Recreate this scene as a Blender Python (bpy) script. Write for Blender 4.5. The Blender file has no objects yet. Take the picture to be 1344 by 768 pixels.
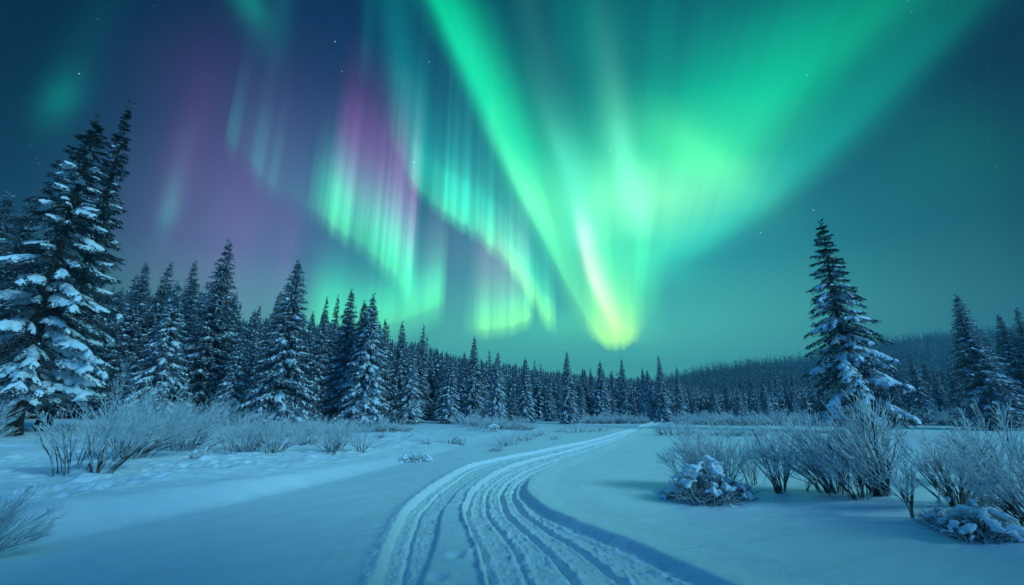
import bpy, math, random
import numpy as np

C = bpy.context.scene.collection
scene = bpy.context.scene
R = math.radians

# ------------------------------------------------------------------ camera, sky, moon, exposure
EYE = 1.7
FOC = 560.0                       # focal length in pixels of a 1344 px wide picture
PITCH = R(15.0)
cam_d = bpy.data.cameras.new('camera')
cam = bpy.data.objects.new('camera', cam_d); C.objects.link(cam)
cam_d.sensor_width = 36.0
cam_d.lens = 36.0 * FOC / 1344.0
cam_d.clip_end = 5000
cam.location = (0, 0, EYE)
cam.rotation_euler = (R(90) + PITCH, 0, 0)
scene.camera = cam

scene.view_settings.view_transform = 'Standard'
scene.view_settings.look = 'None'
scene.view_settings.exposure = 0.0
scene.view_settings.gamma = 1.0
scene.render.engine = 'CYCLES'
scene.cycles.use_denoising = True
scene.cycles.max_bounces = 6
scene.cycles.diffuse_bounces = 3
scene.cycles.glossy_bounces = 2
scene.cycles.volume_bounces = 0

MOON_EL, MOON_AZ = R(31), R(122)   # azimuth from +Y (north) towards +X (east)
moon_d = bpy.data.lights.new('moon', 'SUN')
moon_d.energy = 2.3
moon_d.color = (0.30, 0.80, 1.0)
moon_d.angle = R(15)
moon = bpy.data.objects.new('moon', moon_d); C.objects.link(moon)
moon.rotation_euler = (R(90) - MOON_EL, 0, math.pi - MOON_AZ)
moon.location = (30, 20, 40)


def lin(c):
    return tuple(((v / 255) / 12.92 if v / 255 <= 0.04045 else ((v / 255 + 0.055) / 1.055) ** 2.4) for v in c)


def sky_uv(px, py):
    """direction of the sky as seen to the north: U = east/north, V = up/north"""
    x = (px - 672) / FOC; yc = (384 - py) / FOC
    y = math.cos(PITCH) - yc * math.sin(PITCH)
    z = math.sin(PITCH) + yc * math.cos(PITCH)
    return x / y, z / y


world = bpy.data.worlds.new('World'); scene.world = world
world.use_nodes = True
wt = world.node_tree
for n in list(wt.nodes): wt.nodes.remove(n)


class S:                                   # a scalar socket with arithmetic
    def __init__(s, sock): s.k = sock
    def __add__(a, b): return mth('ADD', a, b)
    __radd__ = __add__
    def __sub__(a, b): return mth('SUBTRACT', a, b)
    def __rsub__(a, b): return mth('SUBTRACT', b, a)
    def __mul__(a, b): return mth('MULTIPLY', a, b)
    __rmul__ = __mul__
    def __truediv__(a, b): return mth('DIVIDE', a, b)


def mth(op, *args, clamp=False):
    n = wt.nodes.new('ShaderNodeMath'); n.operation = op; n.use_clamp = clamp
    for i, a in enumerate(args):
        if isinstance(a, S): wt.links.new(a.k, n.inputs[i])
        else: n.inputs[i].default_value = float(a)
    return S(n.outputs[0])


def smooth(a, lo, hi):
    n = wt.nodes.new('ShaderNodeMapRange'); n.interpolation_type = 'SMOOTHSTEP'
    wt.links.new(a.k, n.inputs[0])
    n.inputs[1].default_value = lo; n.inputs[2].default_value = hi
    n.inputs[3].default_value = 0; n.inputs[4].default_value = 1
    return S(n.outputs[0])


def curve(a, pts, linear=False):
    pts = sorted(pts)
    x0, x1 = pts[0][0], pts[-1][0]
    ys = [p[1] for p in pts]; y0, y1 = min(ys), max(ys)
    if y1 - y0 < 1e-6: y1 = y0 + 1e-6
    n = wt.nodes.new('ShaderNodeFloatCurve')
    m = n.mapping; m.extend = 'HORIZONTAL'
    c = m.curves[0]
    nd = [((p[0] - x0) / (x1 - x0), (p[1] - y0) / (y1 - y0)) for p in pts]
    c.points[0].location = nd[0]; c.points[1].location = nd[-1]
    for q in nd[1:-1]: c.points.new(*q)
    for q in c.points: q.handle_type = 'VECTOR' if linear else 'AUTO_CLAMPED'
    m.update()
    t = mth('DIVIDE', a - x0, x1 - x0, clamp=True)
    wt.links.new(t.k, n.inputs['Value'])
    return S(n.outputs[0]) * (y1 - y0) + y0


def ramp(a, pts):
    """colour by value; pts = [(x, linear rgb)]"""
    pts = sorted(pts); x0, x1 = pts[0][0], pts[-1][0]
    n = wt.nodes.new('ShaderNodeValToRGB')
    e = n.color_ramp.elements
    while len(e) > 1: e.remove(e[-1])
    for i, (x, c) in enumerate(pts):
        q = e[0] if i == 0 else e.new((x - x0) / (x1 - x0))
        q.position = (x - x0) / (x1 - x0); q.color = (*c, 1)
    n.color_ramp.interpolation = 'EASE' if len(pts) < 3 else 'LINEAR'
    t = mth('DIVIDE', a - x0, x1 - x0, clamp=True)
    wt.links.new(t.k, n.inputs[0])
    return n.outputs[0]


acc = None


def shine(amount, col):
    """add colour col (a socket or a linear triple) times amount to the sky"""
    global acc
    v = wt.nodes.new('ShaderNodeVectorMath')
    v.operation = 'MULTIPLY_ADD' if acc is not None else 'MULTIPLY'
    if isinstance(col, tuple): v.inputs[0].default_value = col
    else: wt.links.new(col, v.inputs[0])
    if isinstance(amount, S): wt.links.new(amount.k, v.inputs[1])
    else: v.inputs[1].default_value = (amount,) * 3
    if acc is not None: wt.links.new(acc, v.inputs[2])
    acc = v.outputs[0]


tc = wt.nodes.new('ShaderNodeTexCoord')
sep = wt.nodes.new('ShaderNodeSeparateXYZ'); wt.links.new(tc.outputs['Generated'], sep.inputs[0])
DX, DY, DZ = (S(o) for o in sep.outputs)
YN = mth('MAXIMUM', DY, 0.06)
U = DX / YN
V = DZ / YN
FRONT = smooth(DY, 0.10, 0.42)


def ray_noise(u, scale, lo, hi, detail=2.0, seed=0.0):
    n = wt.nodes.new('ShaderNodeTexNoise'); n.noise_dimensions = '1D'
    n.inputs['Scale'].default_value = scale; n.inputs['Detail'].default_value = detail
    wt.links.new((u + seed).k, n.inputs['W'])
    return smooth(S(n.outputs['Fac']), 0.3, 0.7) * (hi - lo) + lo


PXV = 0.00205                              # about one photo pixel of height in V
PXU = 0.00200


def line_u(pts):                           # U as a function of V along a polyline
    return curve(V, [(sky_uv(*p)[1], sky_uv(*p)[0]) for p in pts])


def along_v(pts, at=700):                  # amount by height; pts = [(py, amount)]
    return curve(V, [(sky_uv(at, py)[1], a) for py, a in pts])


def col_v(pts, at=700):
    return ramp(V, [(sky_uv(at, py)[1], c) for py, c in pts])


def stroke(pts, wl, wr, amp, col, extra=None):
    """band that follows a polyline, soft by wl pixels on its left and wr on its right"""
    d = (U - line_u(pts)) * (1 / PXU)
    l = mth('MINIMUM', d, 0) / wl
    r = mth('MAXIMUM', d, 0) / wr
    g = mth('EXPONENT', (l * l + r * r) * -1.0) * amp * FRONT
    if extra is not None: g = g * extra
    shine(g, col)


def blob(px, py, rx, ry, col, lean=0.0, amount=1.0):
    u, v = sky_uv(px, py)
    dv = (V - v) / (ry * PXV)
    du = (U - u - (V - v) * lean) / (rx * PXU)
    shine(mth('EXPONENT', (du * du + dv * dv) * -1.0) * FRONT * amount, col)


def curtain(edge, amps, prof, cols, rays=None, drip=5.0):
    """hanging curtain: lower edge as a polyline, amount along it, profile by height above the edge in pixels"""
    e = curve(U, [(sky_uv(*p)[0], sky_uv(*p)[1]) for p in edge]) + ray_noise(U, 38, -0.5, 0.5, 3.0, 2.2) * (drip * PXV)
    # amps are given by photo x; find their U on the edge
    xs = [p[0] for p in edge]; ys = [p[1] for p in edge]
    a = curve(U, [(sky_uv(x, float(np.interp(x, xs, ys)))[0], k) for x, k in amps])
    s = (V - e) * (1 / PXV)
    g = curve(s, prof) * a * FRONT
    if rays is not None: g = g * rays
    shine(g, ramp(s, cols) if isinstance(cols, list) else cols)


# the night sky itself
ns = wt.nodes.new('ShaderNodeTexSky'); ns.sky_type = 'NISHITA'; ns.sun_disc = False
ns.sun_elevation = MOON_EL; ns.sun_rotation = MOON_AZ
tint = wt.nodes.new('ShaderNodeVectorMath'); tint.operation = 'MULTIPLY'
wt.links.new(ns.outputs[0], tint.inputs[0]); tint.inputs[1].default_value = (0.02, 0.35, 1.0)
shine(0.003, tint.outputs[0])
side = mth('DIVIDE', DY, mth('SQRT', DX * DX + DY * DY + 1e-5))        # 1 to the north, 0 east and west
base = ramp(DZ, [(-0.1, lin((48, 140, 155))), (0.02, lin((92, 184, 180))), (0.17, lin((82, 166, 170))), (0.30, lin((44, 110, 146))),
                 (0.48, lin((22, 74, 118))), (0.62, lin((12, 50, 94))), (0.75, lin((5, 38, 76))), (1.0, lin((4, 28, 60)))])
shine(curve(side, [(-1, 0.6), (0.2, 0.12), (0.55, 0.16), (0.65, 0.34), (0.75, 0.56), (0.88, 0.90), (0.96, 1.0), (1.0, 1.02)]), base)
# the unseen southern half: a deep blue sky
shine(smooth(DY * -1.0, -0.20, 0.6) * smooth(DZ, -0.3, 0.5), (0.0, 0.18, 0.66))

teal = (0.01, 0.42, 0.30)
purple = (0.19, 0.03, 0.17)

# dim purple and green veils to the left
blob(300, 310, 135, 190, (0.100, 0.038, 0.120))
blob(316, 310, 40, 115, (0.035, 0.0, 0.03))
blob(375, 345, 14, 70, (0.05, 0.0, 0.045))
blob(248, 190, 30, 110, (0.035, 0.0, 0.035))
blob(250, 80, 90, 90, (0.014, 0.0, 0.016))
blob(78, 132, 30, 44, (0.0, 0.115, 0.075))
stroke([(150, -20), (118, 40), (96, 90), (82, 140)], 38, 38, along_v([(-10, 0.25), (60, 0.4), (120, 0.5), (150, 0.0)], 100), (0.0, 0.06, 0.05))
blob(222, 275, 13, 38, (0.0, 0.11, 0.07))
stroke([(255, 150), (238, 200), (222, 280)], 14, 16, along_v([(140, 0.0), (200, 0.5), (270, 0.8), (300, 0.0)], 230), (0.02, 0.06, 0.05))
stroke([(322, -10), (338, 25), (346, 50), (350, 90)], 26, 24, along_v([(-10, 1.0), (10, 0.9), (40, 0.4), (80, 0.08), (120, 0.0)], 340), (0.0, 0.18, 0.12))
stroke([(372, -10), (368, 60), (362, 110)], 16, 16, along_v([(-10, 0.7), (40, 0.4), (110, 0.0)], 340), (0.0, 0.08, 0.07))

# wide glow low over the forest
blob(600, 445, 280, 90, (0.004, 0.13, 0.03))
blob(800, 330, 220, 190, (0.01, 0.18, 0.08))
blob(1010, 330, 250, 170, (0.0, 0.07, 0.035))
blob(1240, 200, 130, 110, (0.0, 0.055, 0.015))

# first curtain, from the upper left down to the tree tops
r1 = ray_noise(U, 16, 0.80, 1.15, 1.5, 3.1) * ray_noise(U, 55, 0.84, 1.14, 2.0, 9.3)
e1 = [(296, 180), (306, 193), (325, 212), (345, 238), (380, 262), (412, 284), (440, 306), (470, 328), (500, 352), (520, 374), (536, 392), (545, 398)]
curtain(e1, [(294, 0), (305, 0.75), (315, 0.22), (328, 0.55), (339, 1.05), (347, 0.55), (356, 0.95), (368, 0.42), (390, 0.50), (415, 0.55), (430, 0.35), (545, 0)],
        [(-22, 0), (0, 0.40), (16, 0.8), (50, 0.7), (100, 0.32), (150, 0.12), (210, 0)], [(0, (0.0, 0.20, 0.13)), (60, (0.01, 0.15, 0.13)), (160, (0.04, 0.07, 0.12))])
curtain(e1, [(400, 0), (418, 0.5), (434, 1.0), (446, 1.1), (466, 0.9), (482, 0.95), (500, 1.1), (516, 1.2), (528, 1.4), (534, 1.25), (540, 0.4), (547, 0)],
        [(-10, 0), (4, 0.30), (18, 0.8), (45, 1.0), (80, 0.72), (115, 0.36), (160, 0.10), (210, 0)],
        [(0, (0.12, 0.80, 0.22)), (40, (0.04, 0.70, 0.28)), (90, (0.06, 0.48, 0.31)), (160, (0.10, 0.2, 0.25))], r1)
curtain(e1, [(420, 0), (436, 0.45), (450, 0.75), (470, 0.85), (490, 0.80), (510, 1.0), (526, 1.2), (534, 1.2), (540, 0.4), (547, 0)],
        [(20, 0), (60, 0.7), (100, 1.0), (150, 0.9), (200, 0.5), (250, 0.16), (310, 0)], (0.20, 0.03, 0.18), r1 * 0.8 + 0.2)
# its folded end behind the tree tops
e1b = [(395, 422), (430, 434), (480, 434), (525, 424), (555, 414), (578, 404), (590, 400)]
curtain(e1b, [(395, 0), (425, 0.8), (470, 1.15), (520, 1.3), (555, 1.5), (570, 1.6), (578, 1.1), (586, 0)],
        [(-24, 0), (0, 0.45), (18, 0.95), (38, 0.8), (70, 0.32), (110, 0.08), (150, 0)],
        [(0, (0.08, 0.60, 0.15)), (40, (0.03, 0.52, 0.20)), (110, (0.03, 0.3, 0.2))], r1 * 0.5 + 0.5, drip=1.0)
curtain(e1b, [(540, 0), (556, 0.55), (572, 0.65), (580, 0.5), (586, 0)], [(15, 0), (60, 0.8), (100, 0.7), (150, 0.15), (190, 0)], (0.10, 0.05, 0.09), r1 * 0.5 + 0.5)
blob(432, 395, 24, 50, (0.0, 0.24, 0.09))

# second curtain
r2 = ray_noise(U, 20, 0.78, 1.20, 2.0, 11.7) * ray_noise(U, 62, 0.80, 1.18, 2.0, 6.9)
e2 = [(470, 80), (490, 130), (505, 165), (522, 205), (542, 244), (560, 264), (586, 286), (612, 302), (640, 324), (665, 348), (685, 376), (704, 406), (722, 430), (736, 432)]
curtain(e2, [(505, 0), (522, 0.15), (534, 0.2), (546, 1.0), (556, 0.8), (572, 0.95), (584, 1.5), (598, 1.55), (615, 1.3), (640, 1.1), (662, 0.9), (684, 0.5), (704, 0.3), (722, 0)],
        [(-10, 0), (3, 0.40), (16, 0.9), (38, 1.0), (75, 0.62), (120, 0.33), (190, 0.17), (280, 0.06), (380, 0)],
        [(0, (0.05, 0.60, 0.24)), (30, (0.02, 0.54, 0.28)), (90, (0.02, 0.36, 0.27)), (240, (0.02, 0.26, 0.24))], r2)
curtain(e2, [(620, 0), (655, 0.7), (688, 1.2), (706, 1.5), (718, 1.6), (725, 1.1), (732, 0)], [(-8, 0), (6, 0.55), (20, 1.0), (40, 0.6), (75, 0.22), (120, 0.06), (170, 0)],
        [(0, (0.22, 0.62, 0.05)), (40, (0.06, 0.5, 0.18)), (120, (0.04, 0.35, 0.25))], r2)
stroke([(512, -10), (522, 60), (534, 130), (546, 200)], 22, 30, along_v([(-10, 0.35), (60, 0.55), (130, 0.75), (190, 0.55), (250, 0.0)], 530), (0.0, 0.24, 0.19))
stroke([(484, -10), (480, 60), (478, 100)], 8, 12, along_v([(-10, 0.5), (40, 0.5), (120, 0.0)], 480), (0.0, 0.09, 0.08))
e2b = [(610, 437), (630, 437), (650, 436), (670, 432), (688, 427), (700, 421), (712, 420)]
r3 = ray_noise(U, 34, 0.8, 1.15, 2.0, 5.2) * ray_noise(U, 70, 0.94, 1.10, 1.0, 2.4)
curtain(e2b, [(606, 0), (620, 0.5), (632, 1.25), (655, 1.5), (680, 1.6), (692, 1.6), (697, 0.8), (703, 0)],
        [(-10, 0), (2, 0.5), (12, 1.0), (24, 0.9), (45, 0.5), (80, 0.18), (120, 0)],
        [(0, (0.20, 0.70, 0.07)), (30, (0.11, 0.57, 0.18)), (90, (0.10, 0.3, 0.2))], r3, drip=1.5)
curtain(e2b, [(612, 0), (628, 0.55), (645, 0.8), (675, 0.8), (690, 0.6), (698, 0.0)], [(15, 0), (50, 0.75), (85, 0.95), (120, 0.5), (165, 0)], (0.14, 0.05, 0.10), r3 * 0.5 + 0.5)
blob(735, 425, 32, 16, (0.02, 0.16, 0.03))
blob(600, 330, 40, 80, (0.055, 0.0, 0.05))
blob(660, 345, 30, 55, (0.06, 0.0, 0.05))

# the great fan: its left edge sweeps from the zenith down to the brightest knot
left_edge = [(540, -12), (550, 0), (580, 50), (612, 110), (648, 180), (678, 240), (704, 290), (731, 345), (757, 395), (782, 436), (800, 458)]
right_edge = [(1330, -12), (1300, 12), (1215, 92), (1140, 168), (1060, 232), (985, 285), (925, 325), (885, 355), (860, 395), (846, 430), (838, 458)]
UL, UR = line_u(left_edge), line_u(right_edge)
q = (U - UL) / mth('MAXIMUM', UR - UL, 0.02)
u0, v0 = sky_uv(815, 640)
ang = (U - u0) / mth('MAXIMUM', V - v0, 0.05)
r4 = ray_noise(ang, 4.0, 0.84, 1.14, 2.0, 7.7) * ray_noise(ang, 17.0, 0.88, 1.10, 3.0, 4.1)
fan = curve(q, [(-0.10, 0), (-0.03, 0.12), (0.03, 0.62), (0.10, 0.50), (0.17, 0.46), (0.26, 0.86), (0.36, 1.0), (0.45, 0.94), (0.56, 0.82), (0.66, 0.70), (0.78, 0.48), (0.92, 0.20), (1.10, 0)])
shine(fan * r4 * along_v([(-10, 0.22), (50, 0.27), (110, 0.22), (170, 0.25), (225, 0.46), (270, 0.70), (320, 0.72), (380, 0.62), (420, 0.42), (440, 0.20), (452, 0)]) * FRONT,
      col_v([(0, (0.0, 0.56, 0.33)), (120, (0.01, 0.64, 0.36)), (200, (0.07, 0.78, 0.34)), (270, (0.20, 0.95, 0.34)), (330, (0.10, 0.90, 0.27)), (400, (0.14, 0.90, 0.20)), (455, (0.30, 0.9, 0.05))]))
# bright left edge of the fan
stroke([(562, -12), (574, 0), (599, 50), (628, 110), (660, 180), (688, 240), (713, 290), (739, 345), (763, 395), (786, 436), (804, 458)], 17, 48,
       along_v([(-10, 0.54), (40, 0.64), (120, 0.74), (200, 0.66), (270, 0.50), (340, 0.36), (400, 0.36), (440, 0.24), (455, 0)]),
       col_v([(0, (0.0, 0.92, 0.34)), (200, (0.01, 0.94, 0.32)), (300, (0.10, 0.85, 0.26)), (450, (0.36, 0.8, 0.05))]))
stroke([(645, 170), (684, 240), (710, 290), (737, 345)], 10, 16, along_v([(120, 0), (190, 0.16), (270, 0.30), (330, 0.12), (370, 0)]), (0.22, 0.9, 0.3))
# inner rays
stroke([(668, -10), (690, 80), (720, 160), (745, 230), (760, 300)], 10, 12, along_v([(60, 0.0), (150, 0.10), (230, 0.22), (290, 0.2), (330, 0)]), (0.10, 0.55, 0.34))
stroke([(690, -10), (712, 80), (733, 160), (752, 230), (762, 290)], 22, 24, along_v([(-10, 0.08), (60, 0.12), (150, 0.28), (230, 0.60), (290, 0.50), (340, 0)]), (0.08, 0.55, 0.36))
stroke([(786, -10), (798, 80), (810, 160), (824, 230), (836, 285)], 20, 20, along_v([(-10, 0.03), (60, 0.12), (140, 0.36), (220, 0.75), (265, 0.70), (320, 0.0)]), (0.16, 0.58, 0.36))
# the arm that swings away to the upper right
stroke([(1180, -12), (1130, 25), (1075, 70), (1018, 120), (965, 175), (925, 220), (890, 258), (862, 285)], 165, 72,
       along_v([(-10, 0.30), (30, 0.36), (90, 0.46), (150, 0.56), (200, 0.58), (240, 0.40), (275, 0.18), (320, 0.0)]),
       col_v([(0, (0.0, 0.74, 0.32)), (120, (0.0, 0.95, 0.34)), (200, (0.04, 0.92, 0.28)), (260, (0.20, 0.88, 0.32))]))
blob(922, 205, 48, 60, (0.06, 0.28, 0.04), lean=-0.7)
blob(855, 255, 60, 40, (0.10, 0.18, 0.07))
# fainter outer arm with a clearer lower edge
stroke([(1290, -12), (1235, 40), (1165, 108), (1100, 172), (1030, 232), (965, 282), (915, 318), (880, 345)], 70, 38,
       along_v([(-10, 0.45), (60, 0.7), (150, 0.85), (240, 0.9), (300, 0.85), (345, 0.5), (385, 0)]),
       col_v([(0, (0.0, 0.17, 0.10)), (200, (0.0, 0.26, 0.17)), (330, (0.01, 0.36, 0.23))]))
# white-hot streak and the yellow-green knot at its foot
stroke([(756, 262), (763, 300), (770, 335), (782, 375), (798, 410), (815, 446)], 7, 15,
       along_v([(255, 0), (285, 0.45), (320, 1.0), (370, 1.0), (420, 0.9), (440, 0.5), (456, 0)]), col_v([(280, (0.45, 0.32, 0.42)), (370, (0.75, 0.40, 0.45)), (415, (0.55, 0.40, 0.20)), (445, (0.35, 0.4, 0.02))]))
ek = [(764, 424), (776, 438), (788, 449), (802, 455), (816, 454), (830, 447), (842, 435), (852, 418)]
curtain(ek, [(766, 0), (778, 0.6), (790, 1.3), (802, 1.7), (816, 1.4), (830, 0.9), (838, 0.45), (850, 0)],
        [(-6, 0), (3, 0.7), (12, 1.0), (35, 0.85), (70, 0.45), (110, 0.1), (150, 0)], [(0, (0.36, 0.75, 0.0)), (50, (0.15, 0.5, 0.02)), (120, (0.06, 0.3, 0.05))], r3 * 0.7 + 0.35, drip=3.0)
blob(845, 365, 18, 60, (0.02, 0.26, 0.06))

# stars
def stars(scale, size, keep, gain):
    vo = wt.nodes.new('ShaderNodeTexVoronoi'); vo.inputs['Scale'].default_value = scale
    wt.links.new(tc.outputs['Generated'], vo.inputs['Vector'])
    sc_ = wt.nodes.new('ShaderNodeSeparateColor'); wt.links.new(vo.outputs['Color'], sc_.inputs[0])
    d = smooth(S(vo.outputs['Distance']), size, size * 0.35)
    k = smooth(S(sc_.outputs[0]), keep, 1.0)
    shine(d * k * smooth(DZ, 0.12, 0.5) * gain, (0.75, 0.9, 1.0))


stars(42, 0.046, 0.72, 2.2)
stars(95, 0.085, 0.38, 0.32)

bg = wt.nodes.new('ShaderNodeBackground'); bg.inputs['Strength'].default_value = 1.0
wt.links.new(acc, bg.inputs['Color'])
wo = wt.nodes.new('ShaderNodeOutputWorld'); wt.links.new(bg.outputs[0], wo.inputs['Surface'])
world.cycles.sampling_method = 'MANUAL'; world.cycles.sample_map_resolution = 512

# ------------------------------------------------------------------ materials
def mat(name, build):
    m = bpy.data.materials.new(name); m.use_nodes = True
    t = m.node_tree
    build(t, t.nodes['Principled BSDF'])
    return m


def nd(t, kind, **kw):
    n = t.nodes.new(kind)
    for k, v in kw.items():
        if k in n.inputs: n.inputs[k].default_value = v
        else: setattr(n, k, v)
    return n


def two_tone(c0, c1, scale, rough=0.7, detail=4.0, lo=0.4, hi=0.6, bump=0.0, bscale=30.0, spec=0.3):
    def f(t, p):
        co = nd(t, 'ShaderNodeTexCoord')
        a = nd(t, 'ShaderNodeTexNoise'); a.inputs['Scale'].default_value = scale; a.inputs['Detail'].default_value = detail
        t.links.new(co.outputs['Object'], a.inputs['Vector'])
        r = nd(t, 'ShaderNodeValToRGB')
        r.color_ramp.elements[0].position = lo; r.color_ramp.elements[1].position = hi
        r.color_ramp.elements[0].color = (*c0, 1); r.color_ramp.elements[1].color = (*c1, 1)
        t.links.new(a.outputs['Fac'], r.inputs[0]); t.links.new(r.outputs[0], p.inputs['Base Color'])
        p.inputs['Roughness'].default_value = rough; p.inputs['Specular IOR Level'].default_value = spec
        if bump:
            b = nd(t, 'ShaderNodeTexNoise'); b.inputs['Scale'].default_value = bscale; b.inputs['Detail'].default_value = 5
            t.links.new(co.outputs['Object'], b.inputs['Vector'])
            h = nd(t, 'ShaderNodeBump'); h.inputs['Strength'].default_value = bump; h.inputs['Distance'].default_value = 0.02
            t.links.new(b.outputs['Fac'], h.inputs['Height']); t.links.new(h.outputs[0], p.inputs['Normal'])
    return f


M_snow = mat('snow_surface', two_tone((0.78, 0.84, 0.88), (0.83, 0.88, 0.91), 1.3, 0.55, bump=0.35, bscale=38.0))
M_pack = mat('packed_snow', two_tone((0.76, 0.83, 0.87), (0.83, 0.88, 0.91), 9.0, 0.5, bump=0.6, bscale=55.0))
M_pad = mat('clinging_snow', two_tone((0.76, 0.83, 0.89), (0.84, 0.89, 0.93), 5.0, 0.6, bump=0.5, bscale=14.0))
M_needle = mat('spruce_needles', two_tone((0.026, 0.038, 0.046), (0.060, 0.080, 0.090), 2.2, 0.6))
M_rimed = mat('rimed_spruce_needles', two_tone((0.07, 0.085, 0.11), (0.27, 0.30, 0.35), 3.5, 0.7, lo=0.38, hi=0.62))
M_bark = mat('spruce_bark', two_tone((0.030, 0.024, 0.020), (0.09, 0.072, 0.06), 9.0, 0.9, bump=0.8, bscale=20.0))
M_frost = mat('frosted_twigs', two_tone((0.50, 0.54, 0.56), (0.84, 0.87, 0.89), 7.0, 0.7, lo=0.35, hi=0.6))
M_wood = mat('willow_wood', two_tone((0.08, 0.066, 0.058), (0.50, 0.52, 0.53), 5.0, 0.8, lo=0.42, hi=0.62))
M_hill = mat('wooded_slope', two_tone((0.05, 0.08, 0.09), (0.30, 0.34, 0.36), 0.05, 0.9))

# ------------------------------------------------------------------ helpers
rng = np.random.default_rng(11)


def vnoise(x, y, seed=0):
    xi = np.floor(x).astype(np.int64); yi = np.floor(y).astype(np.int64)
    fx = x - xi; fy = y - yi
    fx = fx * fx * fx * (fx * (fx * 6 - 15) + 10); fy = fy * fy * fy * (fy * (fy * 6 - 15) + 10)
    def h(a, b):
        n = (a * 374761393 + b * 668265263 + seed * 974711) & 0xffffffff
        n = ((n ^ (n >> 13)) * 1274126177) & 0xffffffff
        return ((n ^ (n >> 16)) & 0xffff) / 65535.0
    a = h(xi, yi); b = h(xi + 1, yi); c = h(xi, yi + 1); d = h(xi + 1, yi + 1)
    return (a + (b - a) * fx + (c - a) * fy + (a - b - c + d) * fx * fy) * 2 - 1


def fnoise(x, y, seed=0, oct=3):
    r = 0; amp = 1
    for k in range(oct):
        r = r + amp * vnoise(x, y, seed + k * 17); x = x * 2.03; y = y * 2.03; amp *= 0.5
    return r


def sst(x, lo, hi):
    t = np.clip((x - lo) / (hi - lo), 0, 1); return t * t * (3 - 2 * t)


class Geo:
    """collects quads; build() links them as ONE mesh object"""
    def __init__(s): s.v = []; s.f = []; s.n = 0
    def add(s, v, f):
        v = np.asarray(v, float).reshape(-1, 3); f = np.asarray(f, np.int64).reshape(-1, 4)
        s.v.append(v); s.f.append(f + s.n); s.n += len(v)
    def quads(s, q):                       # q (N,4,3)
        q = np.asarray(q, float).reshape(-1, 4, 3)
        s.add(q.reshape(-1, 3), np.arange(len(q) * 4).reshape(-1, 4))
    def grid(s, P, flip=False):            # P (a,b,3)
        a, b = P.shape[:2]
        i = np.arange(a * b).reshape(a, b)
        f = np.stack([i[:-1, :-1], i[1:, :-1], i[1:, 1:], i[:-1, 1:]], -1).reshape(-1, 4)
        s.add(P.reshape(-1, 3), f[:, ::-1] if flip else f)
    def tubes(s, P, Rr, n=3):              # P (N,K,3), Rr (N,K)
        P = np.asarray(P, float); Rr = np.asarray(Rr, float)
        N, K = P.shape[:2]
        if N == 0: return
        T = np.gradient(P, axis=1); T /= np.linalg.norm(T, axis=2, keepdims=True) + 1e-9
        up = np.where(np.abs(T[..., 2:3]) > 0.9, np.array([1., 0, 0]), np.array([0, 0, 1.]))
        A = np.cross(T, up); A /= np.linalg.norm(A, axis=2, keepdims=True) + 1e-9
        B = np.cross(T, A)
        an = np.arange(n) * 2 * np.pi / n
        ring = P[:, :, None] + Rr[:, :, None, None] * (np.cos(an)[None, None, :, None] * A[:, :, None] + np.sin(an)[None, None, :, None] * B[:, :, None])
        idx = np.arange(N * K * n).reshape(N, K, n)
        nx = np.roll(idx, -1, axis=2)
        f = np.stack([idx[:, :-1], nx[:, :-1], nx[:, 1:], idx[:, 1:]], -1).reshape(-1, 4)
        s.add(ring.reshape(-1, 3), f)
    def mesh(s, name, m, smooth=False):
        me = bpy.data.meshes.new(name)
        v = np.concatenate(s.v); f = np.concatenate(s.f)
        me.vertices.add(len(v)); me.vertices.foreach_set('co', v.astype(np.float32).ravel())
        me.loops.add(len(f) * 4); me.loops.foreach_set('vertex_index', f.astype(np.int32).ravel())
        me.polygons.add(len(f))
        me.polygons.foreach_set('loop_start', (np.arange(len(f)) * 4).astype(np.int32))
        me.update(calc_edges=True); me.validate()
        me.materials.append(m)
        if smooth: me.polygons.foreach_set('use_smooth', np.ones(len(me.polygons), bool))
        return me
    def build(s, name, m, parent=None, smooth=False):
        o = bpy.data.objects.new(name, s.mesh(name, m, smooth)); C.objects.link(o)
        if parent: o.parent = parent
        return o


def thing(name, label, cat, loc=(0, 0, 0), rotz=0.0, group=None):
    o = bpy.data.objects.new(name, None); C.objects.link(o)
    o.empty_display_size = 0.2
    o.location = loc; o.rotation_euler = (0, 0, rotz)
    o['label'] = label; o['category'] = cat
    if group: o['group'] = group
    return o


def dup(src, loc, rotz, scale, label, group=None):
    r = src.copy(); C.objects.link(r)
    r.location = loc; r.rotation_euler = (0, 0, rotz); r.scale = scale
    r['label'] = label
    if group: r['group'] = group
    elif 'group' in r.keys(): del r['group']
    for ch in src.children:
        c = ch.copy(); C.objects.link(c); c.parent = r
    return r


def ground_at(px, py):
    """where a sight line from eye height meets flat ground"""
    x = (px - 672) / FOC; yc = (384 - py) / FOC
    y = math.cos(PITCH) - yc * math.sin(PITCH); z = math.sin(PITCH) + yc * math.cos(PITCH)
    t = -EYE / z
    return x * t, y * t


# ------------------------------------------------------------------ terrain
def ml(pts):
    p = sorted((ground_at(*q)[::-1] for q in pts)); return [a for a, b in p], [b for a, b in p]


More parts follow.
